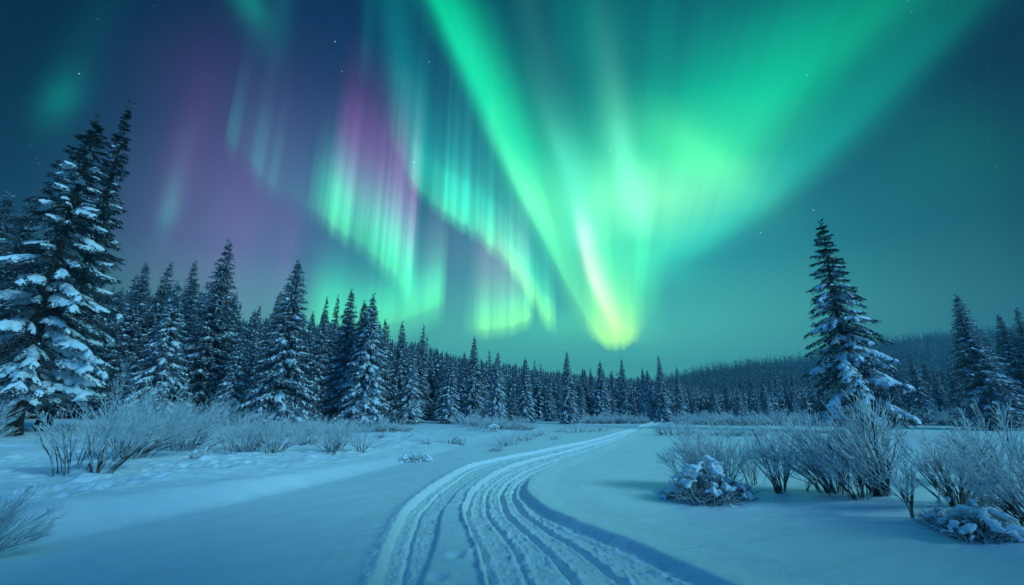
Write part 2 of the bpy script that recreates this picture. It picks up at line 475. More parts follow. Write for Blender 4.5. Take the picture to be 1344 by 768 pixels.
TR = {}
def track(name, pts, far):
    ys, xs = ml(pts)
    sl = (xs[1] - xs[0]) / (ys[1] - ys[0])
    ys = [-80, -20, 0] + ys; x0, y0 = xs[0], ys[3]
    xs = [x0 + sl * 0.6 * (0 - y0) + 6, x0 + sl * 0.6 * (0 - y0) + 3, x0 + sl * (0 - y0) * 0.8] + xs
    ys += [q[0] for q in far]; xs += [q[1] for q in far]
    # smooth resampling
    Y = np.linspace(-80, 130, 4200)
    X = np.interp(Y, ys, xs)
    k = np.hanning(31); k /= k.sum()
    Xp = np.pad(X, 15, mode='edge')
    Xs = np.convolve(Xp, k, 'valid')
    k2 = np.hanning(81); k2 /= k2.sum()
    Xs2 = np.convolve(np.pad(X, 40, mode='edge'), k2, 'valid')
    w = np.clip((Y - 8) / 8, 0, 1)
    TR[name] = (Y, Xs * (1 - w) + Xs2 * w)


track('rim', [(485, 768), (505, 710), (530, 660), (565, 630), (610, 605), (660, 595), (720, 585), (790, 573), (830, 563), (850, 556)],
      [(53, 17.6), (62, 24), (90, 50), (130, 80)])
track('bank', [(975, 768), (850, 712), (760, 680), (715, 660), (692, 640), (695, 625), (712, 612), (760, 595), (820, 575), (848, 562)],
      [(47, 16.3), (53, 20), (62, 27), (90, 54), (130, 84)])


def at(name, y): return np.interp(y, *TR[name])


# other lines as fractions between rim and bank, by distance
FR_Y = [0, 4.8, 7.0, 9.5, 14, 30, 60]
FR = {'lr':   [0.12, 0.122, 0.22, 0.30, 0.33, 0.34, 0.34],
      'g1':   [0.34, 0.34, 0.395, 0.46, 0.49, 0.50, 0.50],
      'g2':   [0.445, 0.445, 0.54, 0.60, 0.62, 0.62, 0.62],
      'g3':   [0.59, 0.59, 0.67, 0.74, 0.74, 0.74, 0.74],
      'g4':   [0.735, 0.735, 0.80, 0.85, 0.86, 0.86, 0.86],
      'foot': [0.925, 0.925, 0.945, 0.955, 0.95, 0.94, 0.94]}


def height(x, y, fine=True):
    x = np.asarray(x, float); y = np.asarray(y, float)
    z = 0.10 * fnoise(x * 0.06, y * 0.06, 5, 3) - 0.10 * fnoise(np.zeros(1), np.zeros(1), 5, 3)
    # bank in front of the left willows, and the ground rising into the woods
    yb = np.interp(x, [-60, -25, -13, -8.5, -6.5, -4, -1.5, 4], [6, 6.5, 7.2, 8.3, 11.5, 17.5, 26, 46])
    k = sst(y - yb, -0.6, 4.6) * sst(-x, -6, 3.0)
    z = z + 0.12 * k
    lump = k * sst(-x, 1.0, 6.0) * (1 - sst(y, 26, 40))
    z = z + lump * (0.08 * fnoise(x * 1.1, y * 1.1, 31, 3) + 0.07 * np.abs(fnoise(x * 3.1, y * 3.1, 41, 2)))
    z = z + 2.2 * sst(y - 0.25 * np.abs(x), 52, 100) + 0.5 * sst(-x - 18, 0, 14)
    z = z + 0.42 * sst(x, 2.4, 10.0) * (1 - 0.7 * sst(y, 10, 22)) * sst(y, -6, 5)  # right rise steepened so the near snow turns from the moon
    z = z - 0.085 * np.logaddexp(0, (-x - 2.2) * 1.5) / 1.5 * (1 - sst(y - yb, -1.8, 0.6)) * (1 - sst(-x, 16, 40)) * sst(y, -20, 2)  # left field tilted away from the moon to darken it
    if not fine: return z
    z = z + 0.010 * fnoise(x * 0.9 + 0.5 * y, y * 2.6 - 0.7 * x, 57, 3) * (1 - sst(y, 40, 60)) + 0.004 * fnoise(x * 5 + 2 * y, y * 11 - 3 * x, 61, 2) * (1 - sst(y, 14, 26))
    e = np.where(y < 60, 1.0, 0.0) * (1 - sst(y, 48, 58))
    X0, X1 = at('rim', y), at('bank', y)
    dX = (np.interp(y + 0.2, *TR['rim']) - np.interp(y - 0.2, *TR['rim'])) / 0.4
    cs = 1 / np.sqrt(1 + dX * dX)
    W = (X1 - X0)
    ln = {kk: X0 + W * np.interp(y, FR_Y, v) for kk, v in FR.items()}
    n1 = fnoise(x * 13, y * 11, 71, 3); n2 = fnoise(x * 34, y * 30, 81, 2); wob = 0.010 * vnoise(x * 2.5, y * 2.5, 91)
    d = lambda c: (x - c) * cs + wob
    gx = lambda c, w: np.exp(-(d(c) / w) ** 2)
    wall = sst(d(X1), -0.20, -0.01)                            # the long face of the right bank
    inside_l = sst(d(X0), 0.0, 0.07) * (1 - sst(d(ln['lr']), -0.06, 0.04))
    inside_b = sst(d(ln['g1']), -0.05, 0.03) * (1 - wall)
    strip = sst(d(X0), 0.0, 0.07) * (1 - wall)
    t = -0.015 * strip - 0.070 * inside_l - 0.062 * inside_b
    rough = inside_l + inside_b * (1 - 0.55 * sst(d(ln['g3']), -0.2, 0.1))
    t = t + rough * (0.006 * n1 + 0.007 * n2 + 0.006 * np.clip(n2 + n1, 0.3, 1)) + 0.0012 * n2 * strip
    t = t + inside_b * 0.004 * np.sin(y * 42 + 2 * vnoise(x, y, 3)) * (1 - sst(y, 9, 14))
    t = t + 0.045 * np.exp(-(np.minimum(d(X0) + 0.03, 0) / 0.13) ** 2) * (1 - sst(d(X0), -0.03, 0.05)) * (1 + 0.35 * n1)
    t = t + 0.065 * np.exp(-(np.maximum(d(X1), 0) / 0.40) ** 2) * wall
    t = t + 0.030 * np.exp(-((d(ln['g1']) + 0.075) / 0.035) ** 2) * (1 + 0.5 * n1)
    t = t + 0.018 * np.exp(-((d(X1) + 0.30) / 0.05) ** 2) * (1 + 0.8 * n1)
    for g, dep, w in (('g1', 0.050, 0.030), ('g2', 0.036, 0.026), ('g3', 0.068, 0.042), ('g4', 0.066, 0.044)):
        t = t - dep * gx(ln[g], w) * (1 + 0.22 * n1)
        t = t + 0.016 * np.exp(-((d(ln[g]) - 0.085) / 0.035) ** 2) * (1 + 0.9 * n1)
        t = t + 0.010 * np.exp(-((d(ln[g]) + 0.085) / 0.035) ** 2) * (1 + 0.9 * n1)
    for c0, w in ((0.30, 0.030),):
        t = t - 0.05 * gx(X0 + c0 / cs, w) * (1 + 0.4 * n1)
    # kicked-out crumbs
    t = t + 0.035 * np.clip(n2 * 1.0 + n1 * 0.6 - 0.95, 0, 1) * (0.25 * strip + inside_b + 0.5 * inside_l)
    z = z + t * e
    # hoof prints: one line across the strip between the ruts, many along the left bank
    for fx, fy, dep in PRINTS:
        rr = ((x - fx) ** 2 + ((y - fy) * 0.8) ** 2)
        z = z - dep * np.exp(-rr / 0.007) + 0.4 * dep * np.exp(-((np.sqrt(rr) - 0.16) / 0.06) ** 2)
    return z


PRINTS = []
pr = random.Random(5)
for px, py in ((575, 742), (600, 716), (628, 715), (592, 650), (607, 640), (618, 630), (608, 636)):
    a = ground_at(px, py); PRINTS.append((a[0], a[1], 0.03))
for i in range(95):
    t = pr.random()
    a = ground_at(20 + 320 * t + pr.uniform(-10, 10), 655 - 50 * t + pr.uniform(-9, 7)); PRINTS.append((a[0], a[1], pr.uniform(0.06, 0.11)))

rows = [-80.0]
while rows[-1] < 1.5: rows.append(rows[-1] + min(6, max(0.25, abs(rows[-1]) * 0.12)))
rows = [r for r in rows if r < 2.0]
y = 2.0
while y < 52: rows.append(y); y += min(0.5, max(0.026, 0.0058 * y))
while y < 900: rows.append(y); y *= 1.03
rows = np.array(rows)
near_rows = rows[rows <= 75]


def colsteps(n_lin, step, ratio, far):
    o = [0.0]
    while o[-1] < n_lin * step: o.append(o[-1] + step)
    while o[-1] < far: o.append(o[-1] + max(step, (o[-1]) * ratio))
    return np.array(o)


MARG_L, MARG_R = 0.75, 1.2
offs = colsteps(190, 0.075, 0.035, 900)
Yl, Ol = np.meshgrid(near_rows, offs, indexing='ij')
gL = Geo()
Xl = at('rim', Yl) - MARG_L - Ol
gL.grid(np.dstack([Xl, Yl, height(Xl, Yl)]), flip=True)
Xr = at('bank', Yl) + MARG_R + Ol
gL.grid(np.dstack([Xr, Yl, height(Xr, Yl)]))
far_rows = rows[rows >= near_rows[-1]]
fc = np.concatenate([-offs[::-1][:-1] * 1.0, offs])[::3]
Yf, Xf = np.meshgrid(far_rows, fc, indexing='ij')
zf = height(Xf, Yf, fine=False); zf[0] -= 0.02
gL.grid(np.dstack([Xf + 20, Yf, zf]), flip=False)
snow_ground = gL.build('snow_ground', M_snow, smooth=True); snow_ground['kind'] = 'structure'
gT = Geo()
tt = np.linspace(0, 1, 300)
Yt, Tt = np.meshgrid(near_rows, tt, indexing='ij')
Xt = (at('rim', Yt) - MARG_L) * (1 - Tt) + (at('bank', Yt) + MARG_R) * Tt
gT.grid(np.dstack([Xt, Yt, height(Xt, Yt)]))
trail = gT.build('trail', M_pack, smooth=True); trail['kind'] = 'structure'


def gz(x, y): return float(height(np.array([x]), np.array([y]))[0])


# ------------------------------------------------------------------ hill to the right
def hill_crest(u):                        # height of the ridge at 400 m, by u = x/y
    return np.interp(u, [-0.3, 0.1, 0.30, 0.42, 0.55, 0.68, 0.80, 0.95, 1.1, 1.3, 1.7, 2.4], [0, 0, 11, 24, 31, 34, 46, 54, 60, 64, 66, 48])


def hill_z(x, y):
    u = x / np.maximum(y, 1)
    return 2.0 + hill_crest(u) * sst(y, 130, 400) * (1 - 0.9 * sst(y, 405, 700)) + 1.6 * fnoise(x * 0.02, y * 0.02, 9, 3) * sst(y, 140, 200)


gh = Geo()
hy = np.concatenate([np.linspace(125, 420, 50), np.linspace(430, 800, 20)])
hu = np.linspace(0.0, 2.4, 110)
HY, HU = np.meshgrid(hy, hu, indexing='ij')
HX = HU * HY
HZ = hill_z(HX, HY); HZ[0] -= 6
gh.grid(np.dstack([HX, HY, HZ]))
hill = gh.build('hill', M_hill, smooth=True); hill['kind'] = 'structure'

# ------------------------------------------------------------------ trees
def norm(a): return a / (np.linalg.norm(a, axis=-1, keepdims=True) + 1e-9)


def kites(P, D, Nn, L, W, bend=0.0):
    """pointed blades from P along D, flat side towards Nn"""
    Sd = norm(np.cross(D, Nn))
    L = L[:, None]; W = W[:, None]
    m = P + D * L * 0.42 + Nn * L * bend
    return np.stack([P, m + Sd * W * 0.5, P + D * L, m - Sd * W * 0.5], 1)


def snow_pad(g, rs, B, Sd, w, th, jag=0.35, nc=7):
    """a cushion of snow lying along branch points B (n,3), half width w, thickness th"""
    n = len(B)
    tau = np.linspace(0, 1, n)
    prof = np.sqrt(np.clip(np.sin(np.pi * (0.04 + 0.92 * tau)), 0, 1))
    wl = w * prof * (1 + jag * rs.uniform(-1, 1, n)); wr = w * prof * (1 + jag * rs.uniform(-1, 1, n))
    c = np.linspace(-1, 1, nc)
    Wd = np.where(c[None, :] < 0, wl[:, None], wr[:, None])
    lump = 1 + 0.35 * rs.uniform(-1, 1, (n, nc))
    top = B[:, None] + Sd[None, None] * (c[None, :] * Wd)[..., None]
    dz = th * prof[:, None] * (1 - np.abs(c)[None, :] ** 2.2) * lump
    sag = -0.75 * Wd * np.abs(c)[None, :] ** 1.7 * (1 + 0.3 * rs.uniform(-1, 1, (n, 1)))
    T = top.copy(); T[..., 2] += dz + sag + 0.02
    Bt = top.copy(); Bt[..., 2] += sag - 0.015 - 0.25 * th * (1 - np.abs(c)[None, :])
    T[:, 0], T[:, -1] = Bt[:, 0] + [0, 0, .02], Bt[:, -1] + [0, 0, .02]
    g.grid(T); g.grid(Bt, flip=True)


def spruce_geo(seed, h, r, z0=0.05, gap=0.5, per=5, twigs=10, sub=0, blade=(0.34, 0.12), pads=0.5, padw=0.16, dust=0.4, top_bare=0.0, droop=0.5,
               ragged=0.25, shape=0.85, trunk_r=None, top_dust=None, clear=0.15):
    """needles, snow and trunk of one spruce, base at the origin"""
    rs = np.random.default_rng(seed)
    gn, gs, gt = Geo(), Geo(), Geo()
    tr = trunk_r or 0.012 * h + 0.03
    zt = np.array([-0.3, 0, 0.03, 0.08, 0.2, 0.4, 0.6, 0.8, 0.93, 1.0]) * h; zt[0] = -0.4
    rt = np.array([1.9, 1.55, 1.15, 1.0, 0.86, 0.66, 0.46, 0.25, 0.10, 0.02]) * tr
    wx = 0.006 * h * np.sin(zt / h * 5 + seed); wy = 0.006 * h * np.cos(zt / h * 4 + seed * 2)
    gt.tubes(np.stack([wx, wy, zt], 1)[None], rt[None], 9)
    z = z0 * h; lev = 0
    while z < 0.985 * h:
        f = z / h
        n = max(3, int(round(per * (1 - 0.35 * f) + rs.uniform(-0.7, 0.7))))
        off = rs.uniform(0, 6.28)
        for b in range(n):
            az = off + b * 6.283 / n + rs.uniform(-0.3, 0.3)
            L = r * (1 - f) ** shape * (1 + ragged * rs.uniform(-1.2, 0.8)) + 0.05 + 0.012 * h * (1 - f)
            if sub: L = min(L, 1.08 * r * (1 - f) ** shape * (0.72 if f < 0.12 else 1.0) + 0.1)
            tip = 0.40 + 0.60 * min(1.0, (1 - f) * 2.2)
            if f < 0.20: L *= 0.68 + 0.32 * f / 0.20
            zb = z + rs.uniform(-0.4, 0.4) * gap
            if zb > 0.985 * h: continue
            K = 9
            t = np.linspace(0, 1, K)
            rise = 0.55 * max(0, f - 0.62) / 0.38
            dr = droop * (1 - 0.6 * f) * rs.uniform(0.7, 1.25)
            dr = min(dr, 0.1 + max(0.0, zb - clear) / L)
            er = np.array([math.cos(az), math.sin(az), 0.0]); es = np.array([-er[1], er[0], 0.0])
            hook = 0.18 * (t ** 3) * (1 - f)
            B = er * (t * L)[:, None] + np.array([0, 0, 1.0]) * (zb + L * (rise * t + 0.10 * t - dr * t ** 1.5 + hook))[:, None]
            B = B + es * (L * 0.10 * rs.uniform(-1, 1) * t ** 2)[:, None]
            T = norm(np.gradient(B, axis=0))
            nt = max(3, int(twigs * (0.35 + 0.65 * L / r)))
            ti = np.repeat(np.linspace(0.10, 1.0, nt), 2) + rs.uniform(-0.03, 0.03, nt * 2)
            ti = np.clip(ti, 0.05, 1)
            sg = np.tile([1.0, -1.0], nt)
            P = np.stack([np.interp(ti, t, B[:, k]) for k in range(3)], 1)
            Tt = norm(np.stack([np.interp(ti, t, T[:, k]) for k in range(3)], 1))
            a = rs.uniform(0.55, 1.05, nt * 2)
            D = norm(Tt * np.cos(a)[:, None] + es * (sg * np.sin(a))[:, None] + np.array([0, 0, -1.0]) * rs.uniform(0.0, 0.45, nt * 2)[:, None])
            l = (0.36 * L * (1 - 0.72 * ti) + tip * (0.06 + 0.3 * blade[0])) * rs.uniform(0.7, 1.25, nt * 2)
            if sub:
                m = sub
                uu = np.tile(np.linspace(0.05, 1.0, m), nt * 2)
                Q = np.repeat(P, m, 0) + np.repeat(D, m, 0) * (np.repeat(l, m) * uu)[:, None] + np.array([0, 0, -1.0]) * (0.22 * np.repeat(l, m) * uu ** 2)[:, None]
                DD = np.repeat(D, m, 0)
                sd = norm(np.cross(DD, np.array([0, 0, 1.0])))
                s2 = np.where(np.arange(len(Q)) % 2 == 0, 1.0, -1.0)
                an = rs.uniform(0.2, 0.95, len(Q))
                D2 = norm(DD * np.cos(an)[:, None] + sd * (s2 * np.sin(an))[:, None] + np.array([0, 0, -1.0]) * rs.uniform(-0.05, 0.6, len(Q))[:, None])
                Nn = norm(np.array([0, 0, 1.0]) + rs.uniform(-0.7, 0.7, (len(Q), 3)))
                bl = tip * blade[0] * rs.uniform(0.6, 1.3, len(Q)); bw = blade[1] * rs.uniform(0.7, 1.3, len(Q))
                gn.quads(kites(Q, D2, Nn, bl, bw))
                if dust > 0:
                    k = rs.random(len(Q)) < dust * 0.6
                    gs.quads(kites(Q[k] + [0, 0, 0.03], D2[k], norm(np.array([0, 0, 1.0]) + rs.uniform(-.3, .3, (k.sum(), 3))), bl[k] * 0.8, bw[k] * 1.25, bend=0.06))
            else:
                Nn = norm(np.array([0, 0, 1.0]) + rs.uniform(-0.6, 0.6, (len(P), 3)))
                gn.quads(kites(P, D, Nn, l + tip * blade[0] * 0.5, tip * blade[1] * rs.uniform(0.8, 1.5, len(P)), bend=0.05))
                D3 = norm(D + np.array([0, 0, -0.9]))
                gn.quads(kites(P + D * (l * 0.4)[:, None], D3, norm(np.cross(D3, es + 0.01)), tip * blade[0] * rs.uniform(0.8, 1.5, len(P)), tip * blade[1] * rs.uniform(0.8, 1.4, len(P))))
                dd = dust if top_dust is None else dust + (top_dust - dust) * f
                k = rs.random(len(P)) < dd
                if k.any():
                    gs.quads(kites(P[k] + [0, 0, 0.05], D[k], norm(np.array([0, 0, 1.0]) + rs.uniform(-.35, .35, (k.sum(), 3))), (l[k] + tip * blade[0] * 0.4) * 0.85, tip * blade[1] * 1.5 * rs.uniform(0.8, 1.5, k.sum()), bend=0.10))
            # bough wood
            if sub: gt.tubes(B[None], (0.05 * (1 - 0.85 * t) * (0.4 + 0.6 * L / r))[None], 4)
            if rs.random() < pads * (1 - 0.55 * max(0, f - 0.5) / 0.5) and L > 0.14 * r:
                a0, a1 = rs.uniform(0.16, 0.4), rs.uniform(0.82, 1.0)
                npt = 9 if not sub else 13
                tp = np.linspace(a0, a1, npt)
                Bp = np.stack([np.interp(tp, t, B[:, k]) for k in range(3)], 1)
                snow_pad(gs, rs, Bp, es, min(0.23 if f > 0.16 else 0.16, padw * L) * rs.uniform(0.6, 1.3) + 0.04, rs.uniform(0.5, 1.0) * (0.09 + 0.035 * L), jag=0.4, nc=7 if sub else 5)
                if sub and L > 0.4 * r:
                    for q in range(rs.integers(3, 8)):           # side lobes of snow on the larger sprays
                        i = rs.integers(0, len(P)); dl = D[i]
                        tq = np.linspace(0.0, 0.95, 8)
                        Bq = P[i] + dl * (tq * l[i])[:, None] + np.array([0, 0, -1.0]) * (0.22 * l[i] * tq ** 2)[:, None]
                        snow_pad(gs, rs, Bq, norm(np.cross(dl, [0, 0, 1.0])), min(0.15, 0.07 * L) * rs.uniform(0.6, 1.3) + 0.04, rs.uniform(0.05, 0.14), jag=0.45, nc=5)
        z += gap * (1 - 0.45 * f) * rs.uniform(0.8, 1.2); lev += 1
    # leader
    zz = np.array([0.0, 0.03, 0.06]) * h
    gn.tubes(np.stack([np.zeros(3), np.zeros(3), 0.955 * h + zz], 1)[None], np.array([[0.03, 0.022, 0.006]]) * (h / 12), 4)
    P = np.zeros((14, 3)); P[:, 2] = h * (0.955 + 0.055 * np.linspace(0, 1, 14)); aa = rs.uniform(0, 6.28, 14)
    D = norm(np.stack([np.cos(aa), np.sin(aa), np.full(14, 0.9)], 1))
    gn.quads(kites(P, D, norm(np.cross(D, [0, 0, 1.0])), np.full(14, 0.022 * h), np.full(14, 0.006 * h)))
    return gn, gs, gt


def spruce(label, x, y, rotz=0.0, group=None, name='spruce_tree', needle=None, **kw):
    t = thing(name, label, 'tree', (x, y, gz(x, y)), rotz, group)
    gn, gs, gt = spruce_geo(**kw)
    gt.build('trunk', M_bark, t, True)
    gn.build('crown', needle or M_needle, t)
    gs.build('snow_load', M_pad, t, True)
    return t


def tree_spot(px, py, depth):
    """foot and height of an upright tree whose tip is seen at px, py when it stands depth metres north"""
    u, v = sky_uv(px, py)
    x = u * depth; z = gz(x, depth)
    return x, depth, v * depth + EYE - z


# big trees, each its own
def big(px, py, depth, label, r, **kw):
    x, y, h = tree_spot(px, py, depth)
    return spruce(label, x, y, h=h, r=r, **kw)


big(130, 155, 22.7, 'tall dark spruce with heavy snow cushions and a bare black trunk foot, left foreground', 4.6, seed=3, z0=0.12, gap=0.72, per=7, twigs=15, sub=10,
    blade=(0.26, 0.07), pads=0.66, padw=0.115, dust=0.06, clear=1.5, droop=0.72, ragged=0.34, shape=0.95, trunk_r=0.34)
big(171, 138, 25.5, 'thin dark spruce tip rising just behind the big snow-laden spruce in the left foreground', 2.5, seed=8, z0=0.08, gap=0.65, per=6, twigs=12, sub=8,
    blade=(0.24, 0.065), pads=0.5, padw=0.11, dust=0.12, droop=0.45, ragged=0.4, shape=1.05)
big(1077, 293, 30.0, 'lone snow-laden spruce standing apart behind the right-hand willows', 3.3, seed=21, z0=0.05, gap=0.62, per=7, twigs=14, sub=9,
    blade=(0.26, 0.07), pads=0.72, padw=0.12, dust=0.10, clear=0.4, droop=0.8, ragged=0.36, shape=0.85, trunk_r=0.26)

# kinds of forest spruce, each built once and copied
KINDS = {}
def kind(key, **kw): KINDS[key] = kw


kind('dark', seed=31, h=14, r=1.9, gap=0.36, per=7, twigs=10, blade=(0.28, 0.10), pads=0.30, padw=0.09, dust=0.55, top_dust=0.35, droop=0.62)
kind('dark_b', seed=32, h=14, r=1.7, gap=0.36, per=7, twigs=10, blade=(0.28, 0.10), pads=0.25, padw=0.09, dust=0.52, top_dust=0.32, droop=0.58, ragged=0.35)
kind('mid', seed=33, h=12, r=1.8, gap=0.31, per=7, twigs=11, blade=(0.25, 0.09), pads=0.45, padw=0.10, dust=0.75, top_dust=0.5, droop=0.78)
kind('mid_b', seed=34, h=12, r=1.55, gap=0.31, per=7, twigs=11, blade=(0.25, 0.09), pads=0.45, padw=0.10, dust=0.72, top_dust=0.46, droop=0.74, ragged=0.32)
kind('snowy', seed=35, h=9, r=1.6, gap=0.27, per=8, twigs=11, blade=(0.21, 0.085), pads=0.65, padw=0.12, dust=0.9, top_dust=0.6, droop=0.9)
kind('snowy_b', seed=36, h=9, r=1.4, gap=0.27, per=8, twigs=11, blade=(0.21, 0.085), pads=0.65, padw=0.12, dust=0.9, top_dust=0.6, droop=0.88, ragged=0.3)
kind('gappy', seed=37, h=13, r=1.9, gap=0.55, per=5, twigs=10, blade=(0.26, 0.10), pads=0.4, padw=0.11, dust=0.75, top_dust=0.4, droop=0.7, ragged=0.55)
PROTO = {}


def forest_tree(key, x, y, h, wide, label, group, rs):
    kw = KINDS[key]
    sc = h / kw['h']
    ws = sc * wide
    rz = rs.uniform(0, 6.28); lean = (rs.gauss(0, 0.018), rs.gauss(0, 0.018))
    if key not in PROTO:
        t = spruce(label, x, y, rz, group, needle=M_rimed, **kw); t.scale = (ws, ws, sc); PROTO[key] = t
        return t
    t = dup(PROTO[key], (x, y, gz(x, y) - 0.05), rz, (ws, ws, sc), label, group)
    t.rotation_euler = (lean[0], lean[1], rz)
    return t


rt = random.Random(77)
# spruces one can pick out: tip in the photo, distance, kind, width factor, label
NAMED = [
    (12, 256, 33, 'dark', 1.5, 'dark spruce cut by the left edge of the photo, beside the foreground spruce'),
    (44, 264, 37, 'dark_b', 1.4, 'dark narrow spruce seen just left of the foreground spruce'),
    (300, 318, 40, 'dark', 1.25, 'tallest spruce in the dark forest wall right of the foreground spruce'),
    (392, 343, 36, 'mid', 1.25, 'broad open-branched spruce with a dark trunk showing, behind the left willows'),
    (462, 382, 41, 'mid_b', 1.25, 'dark-topped spruce directly left of the pale twin-tipped spruces'),
    (490, 388, 38, 'snowy', 1.05, 'pale snow-plastered spruce, the right-hand one of the twin tips'),
    (479, 396, 39.5, 'snowy_b', 1.0, 'slim snowy spruce, the left-hand one of the twin tips'),
    (190, 346, 42, 'dark_b', 1.2, 'dark spruce first to rise right of the foreground spruce'),
    (222, 345, 44, 'dark', 1.1, 'dark spruce second to rise right of the foreground spruce'),
    (238, 372, 35, 'snowy', 1.1, 'pale snow-draped spruce in front of the dark left forest'),
    (267, 347, 45, 'dark', 1.1, 'dark spruce just left of the tallest forest spruce'),
    (318, 428, 37, 'snowy_b', 1.0, 'small snow-draped spruce between the tallest and the open-branched spruce'),
    (367, 384, 46, 'dark_b', 1.1, 'dark spruce tip leaning against the open-branched spruce on its left'),
    (428, 391, 50, 'dark', 0.8, 'thin dark spire left of two against the green arc of light'),
    (441, 389, 51, 'dark_b', 0.8, 'thin dark spire right of two against the green arc of light'),
    (506, 420, 47, 'mid_b', 1.0, 'slim spruce tip right beside the pale twin-tipped spruces'),
    (532, 424, 48, 'mid', 1.1, 'mid-height spruce with a dark tip over a small snowy spruce'),
    (542, 452, 43, 'snowy', 1.0, 'small conical snowy spruce at the back edge of the clearing'),
    (553, 428, 52, 'dark', 0.9, 'slender dark spruce above the low willows at the clearing back'),
    (592, 466, 45, 'snowy_b', 1.1, 'snow-crusted spruce behind the rounded willow thicket'),
    (623, 442, 50, 'mid', 1.0, 'dark-tipped spruce standing a little above its row, mid forest'),
    (651, 462, 46, 'snowy', 1.0, 'wide snow-crusted spruce over the middle willow thicket'),
    (690, 470, 48, 'snowy_b', 1.1, 'snow-crusted spruce left of the tall spire at centre'),
    (743, 462, 47, 'mid', 1.05, 'tall spire at centre with a heavy snowy skirt'),
    (786, 474, 50, 'snowy_b', 1.1, 'snowy broad-skirted spruce behind the long willow strip'),
    (817, 471, 52, 'mid_b', 1.0, 'dark-tipped spruce over the long willow strip'),
    (844, 484, 51, 'snowy', 0.9, 'small snow-crusted spruce above the end of the path'),
    (864, 467, 50, 'mid', 0.95, 'snow-skirted spire right above the end of the path'),
    (886, 482, 54, 'mid_b', 0.95, 'thin dark spire right of the snow-skirted spire at the path end'),
    (1258, 387, 34, 'mid', 1.35, 'tall snow-dusted spruce near the right edge, nearest to the lone spruce'),
    (1308, 414, 38, 'mid_b', 1.3, 'second tall spruce from the right edge, behind the right willows'),
    (1334, 406, 37, 'dark', 1.3, 'dark spruce cut by the right edge of the photo'),
    (1193, 463, 47, 'mid_b', 1.1, 'small dark spruce right beside the lone spruce'),
    (1243, 468, 46, 'mid', 1.1, 'small spruce in the gap left of the tall right-hand spruce'),
]
spots = []
for px, py, dep, key, wd, lab in NAMED:
    x, y, h = tree_spot(px, py, dep)
    forest_tree(key, x, y, h, wd, lab, 'spruces of the forest edge', rt); spots.append((x, y))

SKY_L = ([-120, 0, 40, 90, 150, 215, 265, 300, 330, 392, 430, 470, 500, 530, 560, 600, 640, 690, 740, 770, 800, 862, 900, 960, 1000, 1060, 1100, 1180, 1240, 1300, 1344, 1450],
         [250, 262, 290, 330, 360, 362, 362, 368, 400, 402, 408, 415, 424, 436, 438, 454, 462, 470, 478, 484, 484, 488, 496, 495, 490, 488, 480, 478, 474, 440, 425, 410])
DEP_N = ([-120, 0, 150, 300, 430, 560, 700, 860, 1000, 1100, 1200, 1344, 1450], [34, 36, 42, 44, 48, 50, 52, 56, 60, 58, 50, 42, 40])
GROUPS = [(-200, 345, 'closely packed dark spruce in the tall forest wall on the left', 'spruces of the left forest wall'),
          (345, 700, 'snow-dusted spruce packed in the forest wall between the left willows and the centre spire', 'spruces of the middle forest wall'),
          (700, 905, 'snow-dusted spruce packed in the low forest wall round the end of the path', 'spruces round the path end'),
          (905, 1600, 'low dark spruce in the valley row under the distant wooded hill on the right', 'spruces under the hill')]
n_fill = 0
tries = 0
while n_fill < 258 and tries < 9000:
    tries += 1
    px = rt.uniform(-60, 1410)
    back = rt.random() ** 1.2
    dep = np.interp(px, *DEP_N) + (2 if back < 0.25 else 4) + back * (26 if px < 905 else 34)
    top = np.interp(px, *SKY_L) + abs(rt.gauss(0, 1)) * np.interp(px, [0, 300, 700, 1344], [26, 24, 13, 16]) - (3 if rt.random() < 0.2 else 0)
    if back < 0.25: top += rt.uniform(10, 45) * np.interp(px, [0, 600, 1344], [1.2, 0.6, 0.5])
    x, y, h = tree_spot(px, top, dep)
    if h < 3.5: continue
    if min((x - a) ** 2 + (y - b) ** 2 for a, b in spots) < 1.5 ** 2: continue
    spots.append((x, y))
    key = rt.choice(['dark', 'dark_b', 'mid', 'mid_b', 'gappy'] if back > 0.4 else ['mid', 'mid_b', 'snowy', 'snowy_b', 'gappy'])
    lab, grp = next((g[2], g[3]) for g in GROUPS if g[0] <= px < g[1])
    wd = min(1.45, max(0.8, 1.15 * (11 / h) ** 0.35)) * rt.uniform(0.85, 1.15)
    forest_tree(key, x, y, h, wd, lab, grp, rt)
    n_fill += 1


# unseen spruces added round the camera to keep the moon off the near corners
for x, y, h, key, lab in [
        (11.8, 1.0, 7.6, 'mid', 'unseen snow-dusted spruce added right beside the camera for shade'),
        (14.2, -0.2, 8.6, 'dark', 'unseen dark spruce added for shade, behind the one beside the camera'),
        (7.3, -2.2, 13.0, 'dark', 'unseen broad dark spruce added for shade, nearest behind the camera'),
        (10.0, -4.0, 16.0, 'dark_b', 'unseen slim dark spruce added for shade behind the camera'),
        (13.0, -4.9, 20.0, 'dark', 'tallest unseen dark spruce added for shade behind the camera'),
        (6.0, -3.4, 11.0, 'mid_b', 'unseen snow-dusted spruce added for shade straight behind the camera')]:
    forest_tree(key, x, y, h, 1.25, lab, 'unseen spruces added to shade the near snow', rt)


